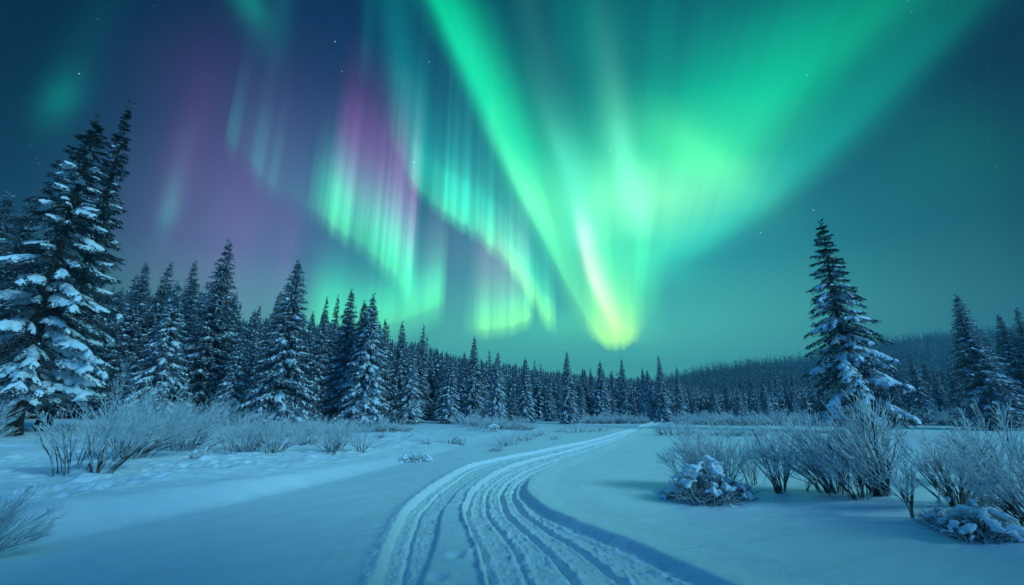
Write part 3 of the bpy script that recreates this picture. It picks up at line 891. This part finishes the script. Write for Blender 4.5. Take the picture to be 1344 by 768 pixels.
# the woods on the hill and behind the front rows: uncountable, one object
def far_wood(name, pts, hs, seed, whorls=12, per=5, snow=0.5):
    rs = np.random.default_rng(seed)
    g, gs = Geo(), Geo(); N = len(pts)
    pts = np.asarray(pts); hs = np.asarray(hs)
    slim = rs.uniform(0.13, 0.19, N)
    for k in range(whorls):                              # whorls of ragged drooping blades, some under snow
        f = k / (whorls - 0.5)
        for b in range(per):
            az = rs.uniform(0, 6.28, N)
            r = hs * slim * (1 - f) ** 0.9 * rs.uniform(0.65, 1.3, N) + 0.012 * hs
            P = pts.copy(); P[:, 2] += hs * (0.05 + 0.88 * f + rs.uniform(-0.02, 0.02, N))
            D = norm(np.stack([np.cos(az), np.sin(az), rs.uniform(-0.95, -0.3, N)], 1))
            Nn = norm(np.array([0, 0, 1.0]) + rs.uniform(-.3, .3, (N, 3)))
            g.quads(kites(P, D, Nn, r * 1.25, r * 0.62 + 0.08))
            kk = rs.random(N) < snow * (1 - 0.35 * f)
            gs.quads(kites(P[kk] + [0, 0, 0.10], D[kk], Nn[kk], r[kk] * 1.15, r[kk] * 0.42 + 0.05))
    P = pts.copy(); P[:, 2] += hs * 0.82
    for a in (0, 1.57):
        g.quads(kites(P, np.tile([0, 0, 1.0], (N, 1)), np.tile([math.cos(a), math.sin(a), 0], (N, 1)), hs * 0.15, hs * 0.03))
    nd_ = sum(len(f) for f in g.f)
    for v, f in zip(gs.v, gs.f):
        if len(f): g.add(v, f - f.min())
    o = g.build(name, M_rimed)
    o.data.materials.append(M_pad)
    mi = np.zeros(len(o.data.polygons), np.int32); mi[nd_:] = 1
    o.data.polygons.foreach_set('material_index', mi)
    o['kind'] = 'stuff'
    return o


hp = []; hh = []
rs = np.random.default_rng(4)
for i in range(9500):
    yv = 140 + 285 * rs.random() ** 0.8
    uv_ = rs.uniform(0.16, 1.75)
    xv = uv_ * yv
    hp.append((xv, yv, float(hill_z(np.array([xv]), np.array([yv]))[0]) - 0.3)); hh.append(rs.uniform(6, 11) * (1.25 if rs.random() < 0.12 else 1.0))
hw = far_wood('hill_forest', hp, hh, 6, 9, 4, 0.0)
hw['label'] = 'dark spruce forest covering the distant hill on the right'; hw['category'] = 'forest'
hp = []; hh = []
for i in range(6000):
    uu = rs.uniform(-1.6, 1.7)
    yv = np.interp(672 + uu * 520, *DEP_N) + 9 + 62 * rs.random() ** 1.3
    xv = uu * yv
    px_ = 672 + uu * 520
    vtop = sky_uv(px_, np.interp(px_, *SKY_L) + np.interp(px_, [0, 500, 1344], [22, 8, 10]))[1]
    zg = float(height(np.array([xv]), np.array([yv]), False)[0])
    h_ = max(4.0, (vtop * yv + EYE - zg) * rs.uniform(0.72, 1.03))
    hp.append((xv, yv, zg - 0.1)); hh.append(min(h_, 34))
bw = far_wood('back_forest', hp, hh, 8, 13, 5, 0.8)
bw['label'] = 'dense mass of spruces deep behind the front rows of the forest'; bw['category'] = 'forest'


# ------------------------------------------------------------------ willow shrubs
def shrub_geo(seed, h, w, stems=16, forks=4, twigs=4, lean=(0, 0), base=0.18, thick=1.0, woody=1.0, up=0.5):
    """gw: dark woody stems, gf: frosted twigs"""
    rs = np.random.default_rng(seed)
    gw, gf = Geo(), Geo()
    K = 8
    t = np.linspace(0, 1, K)
    az = rs.uniform(0, 6.283, stems)
    spread = rs.random(stems) ** 0.6
    out = np.stack([np.cos(az), np.sin(az)], 1)
    th = spread * min(1.15, math.atan2(0.5 * w, 0.62 * h)) * 1.15           # how far each stem leans out of the clump
    ln = h * rs.uniform(0.55, 1.0, stems) * (1 - 0.15 * spread)
    bx = out * (base * w * rs.uniform(0.1, 1, stems))[:, None]
    P = np.zeros((stems, K, 3))
    bend = rs.uniform(-0.10, 0.30, stems)
    P[:, :, :2] = bx[:, None] + out[:, None] * ((np.sin(th) * ln)[:, None] * (t[None] * (1 - bend[:, None]) + bend[:, None] * t[None] ** 2))[..., None]
    P[:, :, :2] += np.array(lean)[None, None] * h * (0.5 * t + 0.5 * t ** 2)[None, :, None]
    P[:, :, 2] = (np.cos(th) * ln)[:, None] * (t + 0.12 * t * (1 - t))[None]
    P += np.cumsum(rs.normal(0, 0.012, P.shape) * ln[:, None, None] * (t > 0)[None, :, None], 1)
    P[:, 0, 2] = -0.12
    Rr = thick * 0.0095 * (1 - 0.75 * t)[None] * rs.uniform(0.6, 1.4, stems)[:, None] * (0.6 + 0.4 * h)
    cut = 3 if woody <= 1 else 6
    gw.tubes(P[:, :cut + 1], Rr[:, :cut + 1] * woody, 4)
    gf.tubes(P[:, cut:], Rr[:, cut:] * 1.05, 3)

    def side(Pp, n, tmin, tmax, frac, ang, K2, r0):
        N = len(Pp); Kp = Pp.shape[1]
        Q = []
        for j in range(n):
            tj = rs.uniform(tmin, tmax, N)
            fi = tj * (Kp - 1); i0 = np.minimum(fi.astype(int), Kp - 2); fr = fi - i0
            p = Pp[np.arange(N), i0] * (1 - fr)[:, None] + Pp[np.arange(N), i0 + 1] * fr[:, None]
            d = norm(Pp[np.arange(N), i0 + 1] - Pp[np.arange(N), i0])
            plen = np.linalg.norm(Pp[:, -1] - Pp[:, 0], axis=1)
            dv = norm(rs.normal(0, 1, (N, 3))); dv = norm(dv - d * (dv * d).sum(1, keepdims=True))
            a = rs.uniform(ang * 0.5, ang * 1.2, N)
            dd = norm(d * np.cos(a)[:, None] + dv * np.sin(a)[:, None] + np.array([0, 0, 0.15 * up]))
            L = plen * ((1 - tj) * 0.75 + 0.12) * frac * rs.uniform(0.7, 1.2, N)
            s = np.linspace(0, 1, K2)
            q = p[:, None] + dd[:, None] * (L[:, None] * s[None])[..., None]
            q[:, :, 2] += (L[:, None] * 0.16 * up * s[None] ** 2)
            q += np.cumsum(rs.normal(0, 0.03, q.shape) * L[:, None, None] / K2 * (s > 0)[None, :, None], 1)
            Q.append(q)
        Q = np.concatenate(Q)
        return Q
    B1 = side(P, forks, 0.12, 0.88, 0.9, 0.48, 6, 0)
    s6 = np.linspace(0, 1, 6)
    r1 = thick * 0.0058 * (1 - 0.6 * s6)[None] * np.ones((len(B1), 1)) * (0.6 + 0.4 * h)
    low = B1[:, 0, 2] < 0.22 * h
    gw.tubes(B1[low][:, :3], r1[low][:, :3], 3); gf.tubes(B1[low][:, 2:], r1[low][:, 2:] * 1.05, 3)
    gf.tubes(B1[~low], r1[~low], 3)
    if twigs:
        B2 = side(B1, twigs, 0.15, 0.95, 0.8, 0.6, 4, 0)
        s4 = np.linspace(0, 1, 4)
        gf.tubes(B2, thick * 0.0044 * (1 - 0.45 * s4)[None] * np.ones((len(B2), 1)) * (0.6 + 0.4 * h), 3)
    return gw, gf


SHRUB_GEO = {}


def shrub(px, py, hpx, wpx, label, group=None, key=None, frost=None, name='willow_shrub', lean=(0, 0), depth=None, **kw):
    """a leafless willow standing where the sight line through (px, py) meets the snow, hpx/wpx pixels tall and wide"""
    x, y = ground_at(px, py)
    for _ in range(4):                                       # follow the real ground
        z = gz(x, y); s = (EYE - z) / EYE; a = ground_at(px, py); x, y = a[0] * s, a[1] * s
    pm = y * 1.05 / FOC
    h, w = hpx * pm, wpx * pm
    if key and key in SHRUB_GEO:
        src, h0, w0 = SHRUB_GEO[key]
        return dup(src, (x, y, gz(x, y) - 0.02), random.Random(int(px * 7 + py)).uniform(0, 6.28), (w / w0, w / w0, h / h0), label, group)
    if not key:
        h *= 1.08 if px < 672 else 0.93; w *= 0.84 if px < 672 else 0.78
        if px > 672: kw['forks'] = min(kw.get('forks', 4), 5); kw['twigs'] = min(kw.get('twigs', 4), 4); lean = (lean[0] * 0.8, lean[1] * 0.8)
    t = thing(name, label, 'shrub', (x, y, gz(x, y) - 0.02), 0, group)
    gw, gf = shrub_geo(seed=int(px * 13 + py), h=h, w=w, lean=lean, **kw)
    gw.build('stem', M_wood, t); gf.build('frosted_twig', frost or M_frost, t)
    if key: SHRUB_GEO[key] = (t, h, w)
    return t


# left side, near to far
shrub(-34, 690, 80, 130, 'frosted willow sweeping up from the lower left corner of the photo', lean=(0.35, 0.1), stems=34, forks=5, twigs=4)
shrub(-46, 600, 60, 66, 'frosted willow at the left edge in front of the black trunk foot', lean=(0.25, 0), stems=26, forks=5, twigs=4)
shrub(92, 626, 88, 84, 'thin open willow with bare lower stems, right of the black trunk foot', stems=11, forks=5, twigs=6, base=0.22, woody=1.4)
shrub(128, 627, 92, 96, 'open willow with dark forked stems, nearest of the left thicket', lean=(0.22, 0), stems=13, forks=6, twigs=6, base=0.14, woody=1.5)
shrub(168, 600, 82, 118, 'large dense willow fan leaning right, tallest of the left thicket', lean=(0.3, 0), stems=48, forks=6, twigs=4, base=0.2)
shrub(200, 575, 45, 80, 'dim willow half hidden behind the tallest left willow fan', lean=(0.1, 0), stems=36, forks=5, twigs=3)
shrub(246, 592, 66, 112, 'dense brush-like willow fan second from the tallest left willow', lean=(0.3, 0), stems=48, forks=6, twigs=4, base=0.25)
shrub(322, 594, 50, 96, 'rounded willow with brown feet, middle of the left thicket', lean=(0.05, 0), stems=44, forks=6, twigs=4, base=0.25)
shrub(362, 594, 40, 66, 'short frosted willow on bare feet right of the rounded willow', lean=(0.15, 0), stems=26, forks=5, twigs=4)
shrub(404, 584, 34, 60, 'small round willow behind the right end of the left thicket', stems=34, forks=5, twigs=4)
shrub(436, 594, 40, 66, 'bushy tawny willow near the right end of the left thicket', stems=40, forks=5, twigs=4)
shrub(474, 594, 34, 52, 'sparse tawny willow with splayed stems at the right end of the left thicket', stems=14, forks=5, twigs=3, base=0.12)
shrub(148, 562, 75, 34, 'slender bare sapling between the foreground spruce and the left willows', name='willow_sapling', stems=5, forks=5, twigs=5)

# right side
shrub(906, 641, 62, 74, 'small fan of bare twigs left of the large snow-covered bush', lean=(-0.35, 0), stems=10, forks=6, twigs=5, base=0.08, thick=0.9)
shrub(942, 640, 84, 100, 'dense hazy willow crown rising out of the large snow-covered bush', lean=(-0.05, 0.1), stems=44, forks=7, twigs=6)
shrub(990, 636, 62, 50, 'thin dim willow between the snow-covered bush and the open dark-stemmed willow', stems=9, forks=5, twigs=6)
shrub(1026, 647, 88, 84, 'open willow with clear dark V-shaped stems', lean=(-0.12, 0), stems=12, forks=5, twigs=5, base=0.07, thick=1.2, woody=1.4)
shrub(1058, 645, 30, 34, 'knee-high sprig between the V-stemmed willow and the left-sweeping willow', name='willow_sprig', stems=5, forks=3, twigs=2, base=0.05)
shrub(1094, 646, 108, 128, 'big feathery willow sweeping to the left, widest of the right thicket', lean=(-0.36, 0.05), stems=40, forks=7, twigs=6, base=0.14, thick=1.1)
shrub(1130, 655, 84, 88, 'low dense willow in front, between the two biggest right willows', lean=(-0.12, 0), stems=24, forks=6, twigs=6, base=0.16)
shrub(1160, 650, 130, 128, 'tall willow with thick frosted stems in front of the lone spruce', lean=(-0.05, 0), stems=20, forks=6, twigs=5, base=0.08, thick=1.3, woody=1.5)
shrub(1199, 680, 92, 56, 'single-stemmed little willow tree standing alone in the right snow', name='willow_sapling', stems=3, forks=9, twigs=6, base=0.015, thick=1.5)
shrub(1256, 664, 112, 150, 'broad willow with spread dark stems behind the right-hand snow mound', lean=(-0.10, 0), stems=20, forks=6, twigs=6, base=0.10, thick=1.2, woody=1.3)
shrub(1318, 636, 100, 130, 'willow with a dark forked trunk near the right edge', lean=(-0.12, 0.05), stems=15, forks=7, twigs=6, base=0.06, thick=1.3, woody=1.6)
shrub(1362, 694, 118, 130, 'dim willow spray reaching in from the right edge above the snow mound', lean=(-0.4, 0), stems=30, forks=6, twigs=5, base=0.12)

# low frosted willows in bands at the back: one of each make, then copies
def band(pts, label, group):
    for i, (px, py, hp_, wp_) in enumerate(pts):
        shrub(px, py, hp_, wp_, label, group, key='low%d' % (i % 3), stems=46, forks=5, twigs=3, base=0.4, thick=1.6, name='low_willow_shrub')


band([(488, 566, 18, 40), (508, 567, 16, 40), (524, 566, 14, 30), (500, 556, 14, 34), (516, 555, 16, 30)], 'low frosted willow beside the foot of the pale twin-tipped spruces', 'low willows under the twin-tipped spruces')
band([(372, 573, 24, 56), (398, 572, 22, 52), (424, 570, 20, 46), (345, 575, 26, 56), (448, 570, 18, 44)], 'low frosted willow in the row behind the left thicket', 'low willows behind the left thicket')
band([(590, 553, 12, 36), (612, 557, 15, 40), (632, 560, 17, 44), (652, 563, 17, 42), (672, 564, 17, 40), (686, 564, 13, 28), (642, 553, 12, 40)], 'low rounded frosted willow in the thicket at the middle back of the clearing', 'willow thicket at the middle back of the clearing')
band([(762, 555, 12, 36), (784, 556, 14, 40), (806, 556, 14, 40), (826, 556, 13, 36), (840, 556, 11, 26)], 'low frosted willow in the long strip left of the path end', 'willow strip left of the path end')
band([(888, 571, 18, 46), (868, 549, 10, 30)], 'low dim willow right beside the path end', 'willows right of the path end')
band([(910, 557, 16, 50), (940, 558, 18, 54), (970, 558, 18, 52), (1000, 558, 18, 54), (1030, 558, 20, 54), (1056, 558, 20, 48), (895, 553, 10, 40), (955, 572, 16, 40), (985, 572, 14, 40)],
     'low frosted willow in the strip under the valley spruces, left of the lone spruce', 'willow strip left of the lone spruce')
band([(1200, 558, 22, 56), (1232, 558, 24, 60), (1266, 558, 24, 60), (1300, 558, 24, 60), (1330, 558, 24, 60), (1358, 558, 24, 60)],
     'low frosted willow in the strip right of the lone spruce', 'willow strip right of the lone spruce')
# tufts on the open snow
for px, py, hp_, wp_, lab in [
        (590, 582, 15, 38, 'small frosted tuft alone on the snow left of the path'),
        (607, 583, 8, 14, 'tiny tuft just right of the small frosted tuft'),
        (668, 585, 18, 34, 'tuft of twigs nearest to the left rim of the path'),
        (692, 578, 17, 30, 'tuft standing upper right of the tuft nearest the path rim'),
        (727, 577, 8, 14, 'tiny round tuft alone beside the path rim'),
        (756, 568, 18, 44, 'widest tuft on the far snow left of the path'),
        (734, 567, 8, 22, 'flat tuft touching the widest far tuft on its left'),
        (788, 566, 10, 28, 'far tuft nearest to where the path bends away'),
        (622, 565, 7, 20, 'flat tuft in front of the middle back thicket'),
        (652, 592, 9, 20, 'low tuft just below the tuft nearest to the left rim of the path'),
        (708, 572, 10, 22, 'tuft between the tiny round tuft and the middle back thicket'),
        (560, 583, 7, 18, 'flat tuft left of the small frosted tuft'),
        (500, 575, 6, 14, 'tiny tuft below the twin-tipped spruces')]:
    shrub(px, py, hp_, wp_, lab, 'tufts of twigs on the open snow', name='twig_tuft', stems=22, forks=3, twigs=2, base=0.45, thick=1.5)


# ------------------------------------------------------------------ snow-buried bushes
def ico(n=2):
    import bmesh
    bm = bmesh.new(); bmesh.ops.create_uvsphere(bm, u_segments=12, v_segments=9, radius=1)
    v = np.array([q.co[:] for q in bm.verts])
    f = [[l.index for l in q.verts] for q in bm.faces]
    f = np.array([q if len(q) == 4 else q + [q[-1]] for q in f])
    tri = f[:, 2] == f[:, 3]
    bm.free()
    return v, f, tri


def ball_grid(c, rad, rs, nu=12, nv=8):
    th = np.linspace(0.02, np.pi - 0.02, nv); ph = np.linspace(0, 2 * np.pi, nu + 1)
    T, Pp = np.meshgrid(th, ph, indexing='ij')
    d = np.dstack([np.sin(T) * np.cos(Pp), np.sin(T) * np.sin(Pp), np.cos(T)])
    k = rs.uniform(0, 6, 3)
    n = 1 + 0.13 * np.sin(3 * d[..., 0] + k[0]) * np.sin(3.3 * d[..., 1] + k[1]) + 0.09 * np.sin(6 * d[..., 2] + k[2] + 4 * d[..., 0])
    return c + d * n[..., None] * rad


def snow_bush(px, py, wpx, hpx, label, lumps=26, group=None, twigs=60):
    x, y = ground_at(px, py)
    for _ in range(4):
        z = gz(x, y); s = (EYE - z) / EYE; a = ground_at(px, py); x, y = a[0] * s, a[1] * s
    pm = y * 1.05 / FOC; w, h = wpx * pm, hpx * pm
    rs = np.random.default_rng(int(px + py * 3))
    t = thing('snow_covered_bush', label, 'bush', (x, y, gz(x, y) - 0.02), 0, group)
    gs, gw = Geo(), Geo()
    for i in range(int(lumps * 3.4)):                       # cushions of snow caught on the twigs, in small runs
        a = rs.uniform(0, 6.28); q = rs.random() ** 0.55
        zc = h * (0.92 - 0.78 * q ** 2) * rs.uniform(0.55, 1.0)
        s = w * rs.choice([0.022, 0.034, 0.05, 0.08], p=[0.32, 0.36, 0.24, 0.08]) * rs.uniform(0.8, 1.2)
        o = np.array([math.cos(a), math.sin(a)]); dr = rs.uniform(-0.9, 0.9)
        o2 = np.array([math.cos(a + dr), math.sin(a + dr)])
        c = np.array([o[0] * 0.47 * w * q, o[1] * 0.40 * w * q, max(0.35 * s, zc)])
        for j in range(rs.integers(2, 5)):
            gs.grid(ball_grid(c, np.array([s, s, s * 0.55]) * rs.uniform(0.7, 1.1) * (1.0 - 0.12 * j), rs, 11, 8), flip=True)
            c = c + np.array([o2[0], o2[1], 0]) * s * rs.uniform(0.4, 0.8) + np.array([0, 0, -1.0]) * s * rs.uniform(0.1, 0.55) + rs.normal(0, 0.18 * s, 3)
            c[2] = max(c[2], 0.25 * s)
    K = 6; tt_ = np.linspace(0, 1, K)
    N = twigs * 4                                            # a thicket of short crooked twigs under and between them
    a = rs.uniform(0, 6.28, N); q = np.sqrt(rs.random(N)) * 0.85
    st = np.stack([np.cos(a) * 0.42 * w * q, np.sin(a) * 0.36 * w * q, np.full(N, -0.03)], 1)
    dv = np.stack([np.cos(a) * rs.uniform(0.1, 1.0, N) + rs.normal(0, 0.5, N), np.sin(a) * rs.uniform(0.1, 1.0, N) + rs.normal(0, 0.5, N), rs.uniform(0.5, 1.4, N)], 1)
    ln_ = h * (1.05 - 0.75 * q ** 2) * rs.uniform(0.5, 1.05, N)
    P = st[:, None] + norm(dv)[:, None] * (ln_[:, None] * tt_[None])[..., None]
    P[:, :, 2] -= (0.35 * ln_)[:, None] * tt_[None] ** 2 * q[:, None]
    P += np.cumsum(rs.normal(0, 0.035, P.shape) * ln_[:, None, None] * (tt_ > 0)[None, :, None], 1)
    rr_ = 0.0075 * (1 - 0.7 * tt_)[None] * np.ones((N, 1)) * (0.6 + 0.4 * w)
    gw.tubes(P[::2], rr_[::2], 4); gw.build('twig', M_wood, t)
    gf = Geo(); gf.tubes(P[1::2] * [1.15, 1.15, 1.0], rr_[1::2] * 0.7, 4); gf.build('frosted_twig', M_frost, t)
    o = gs.build('snow_cap', M_pad, t, True)
    m = o.modifiers.new('fuse', 'REMESH'); m.mode = 'VOXEL'; m.voxel_size = max(0.010, 0.012 * w); m.use_smooth_shade = True
    m = o.modifiers.new('sag', 'SMOOTH'); m.iterations = 7; m.factor = 0.5
    return t


snow_bush(932, 656, 96, 52, 'large snow-capped bush right of the path with dark twigs under white cushions', 34, twigs=120)
snow_bush(890, 652, 44, 22, 'low frosted clump at the left foot of the large snow-capped bush', 16, twigs=60)
snow_bush(1290, 704, 84, 44, 'big rounded snow mound over twigs in the lower right corner', 22, twigs=90)
snow_bush(1256, 690, 66, 34, 'twiggy snowy bush left of the lower right snow mound', 12, twigs=120)
snow_bush(1306, 662, 54, 30, 'snow-capped bush behind the lower right snow mound', 14, twigs=60)
snow_bush(545, 600, 40, 17, 'small lone snow-capped bush on the open snow left of the path', 18, twigs=40)
snow_bush(262, 603, 26, 18, 'snow-crusted stub in front of the left willow fans', 14, twigs=24)
snow_bush(645, 567, 24, 11, 'white snow-capped bush on the far snow before the middle thicket', 14, twigs=20)
snow_bush(606, 583, 9, 5, 'tiny snow cap beside the small frosted tuft', 6, twigs=8)
snow_bush(364, 598, 12, 6, 'tiny snow-capped stub below the short frosted willow', 6, twigs=8)

# ------------------------------------------------------------------ thin night air
hz = Geo()
x0, x1, y0, y1, z0, z1 = -980, 1000, -160, 980, -12, 96
cv = np.array([(x0, y0, z0), (x1, y0, z0), (x1, y1, z0), (x0, y1, z0), (x0, y0, z1), (x1, y0, z1), (x1, y1, z1), (x0, y1, z1)])
hz.add(cv, [(0, 3, 2, 1), (4, 5, 6, 7), (0, 1, 5, 4), (1, 2, 6, 5), (2, 3, 7, 6), (3, 0, 4, 7)])
mh = bpy.data.materials.new('night_air'); mh.use_nodes = True
tn = mh.node_tree
for n in list(tn.nodes): tn.nodes.remove(n)
pv = tn.nodes.new('ShaderNodeVolumePrincipled')
pv.inputs['Color'].default_value = (0.30, 0.72, 0.95, 1); pv.inputs['Density'].default_value = 0.0010; pv.inputs['Anisotropy'].default_value = 0.2
ov = tn.nodes.new('ShaderNodeOutputMaterial'); tn.links.new(pv.outputs[0], ov.inputs['Volume'])
hazeo = hz.build('haze', mh); hazeo['kind'] = 'stuff'
hazeo['label'] = 'thin cold night air over the clearing and hill'; hazeo['category'] = 'haze'
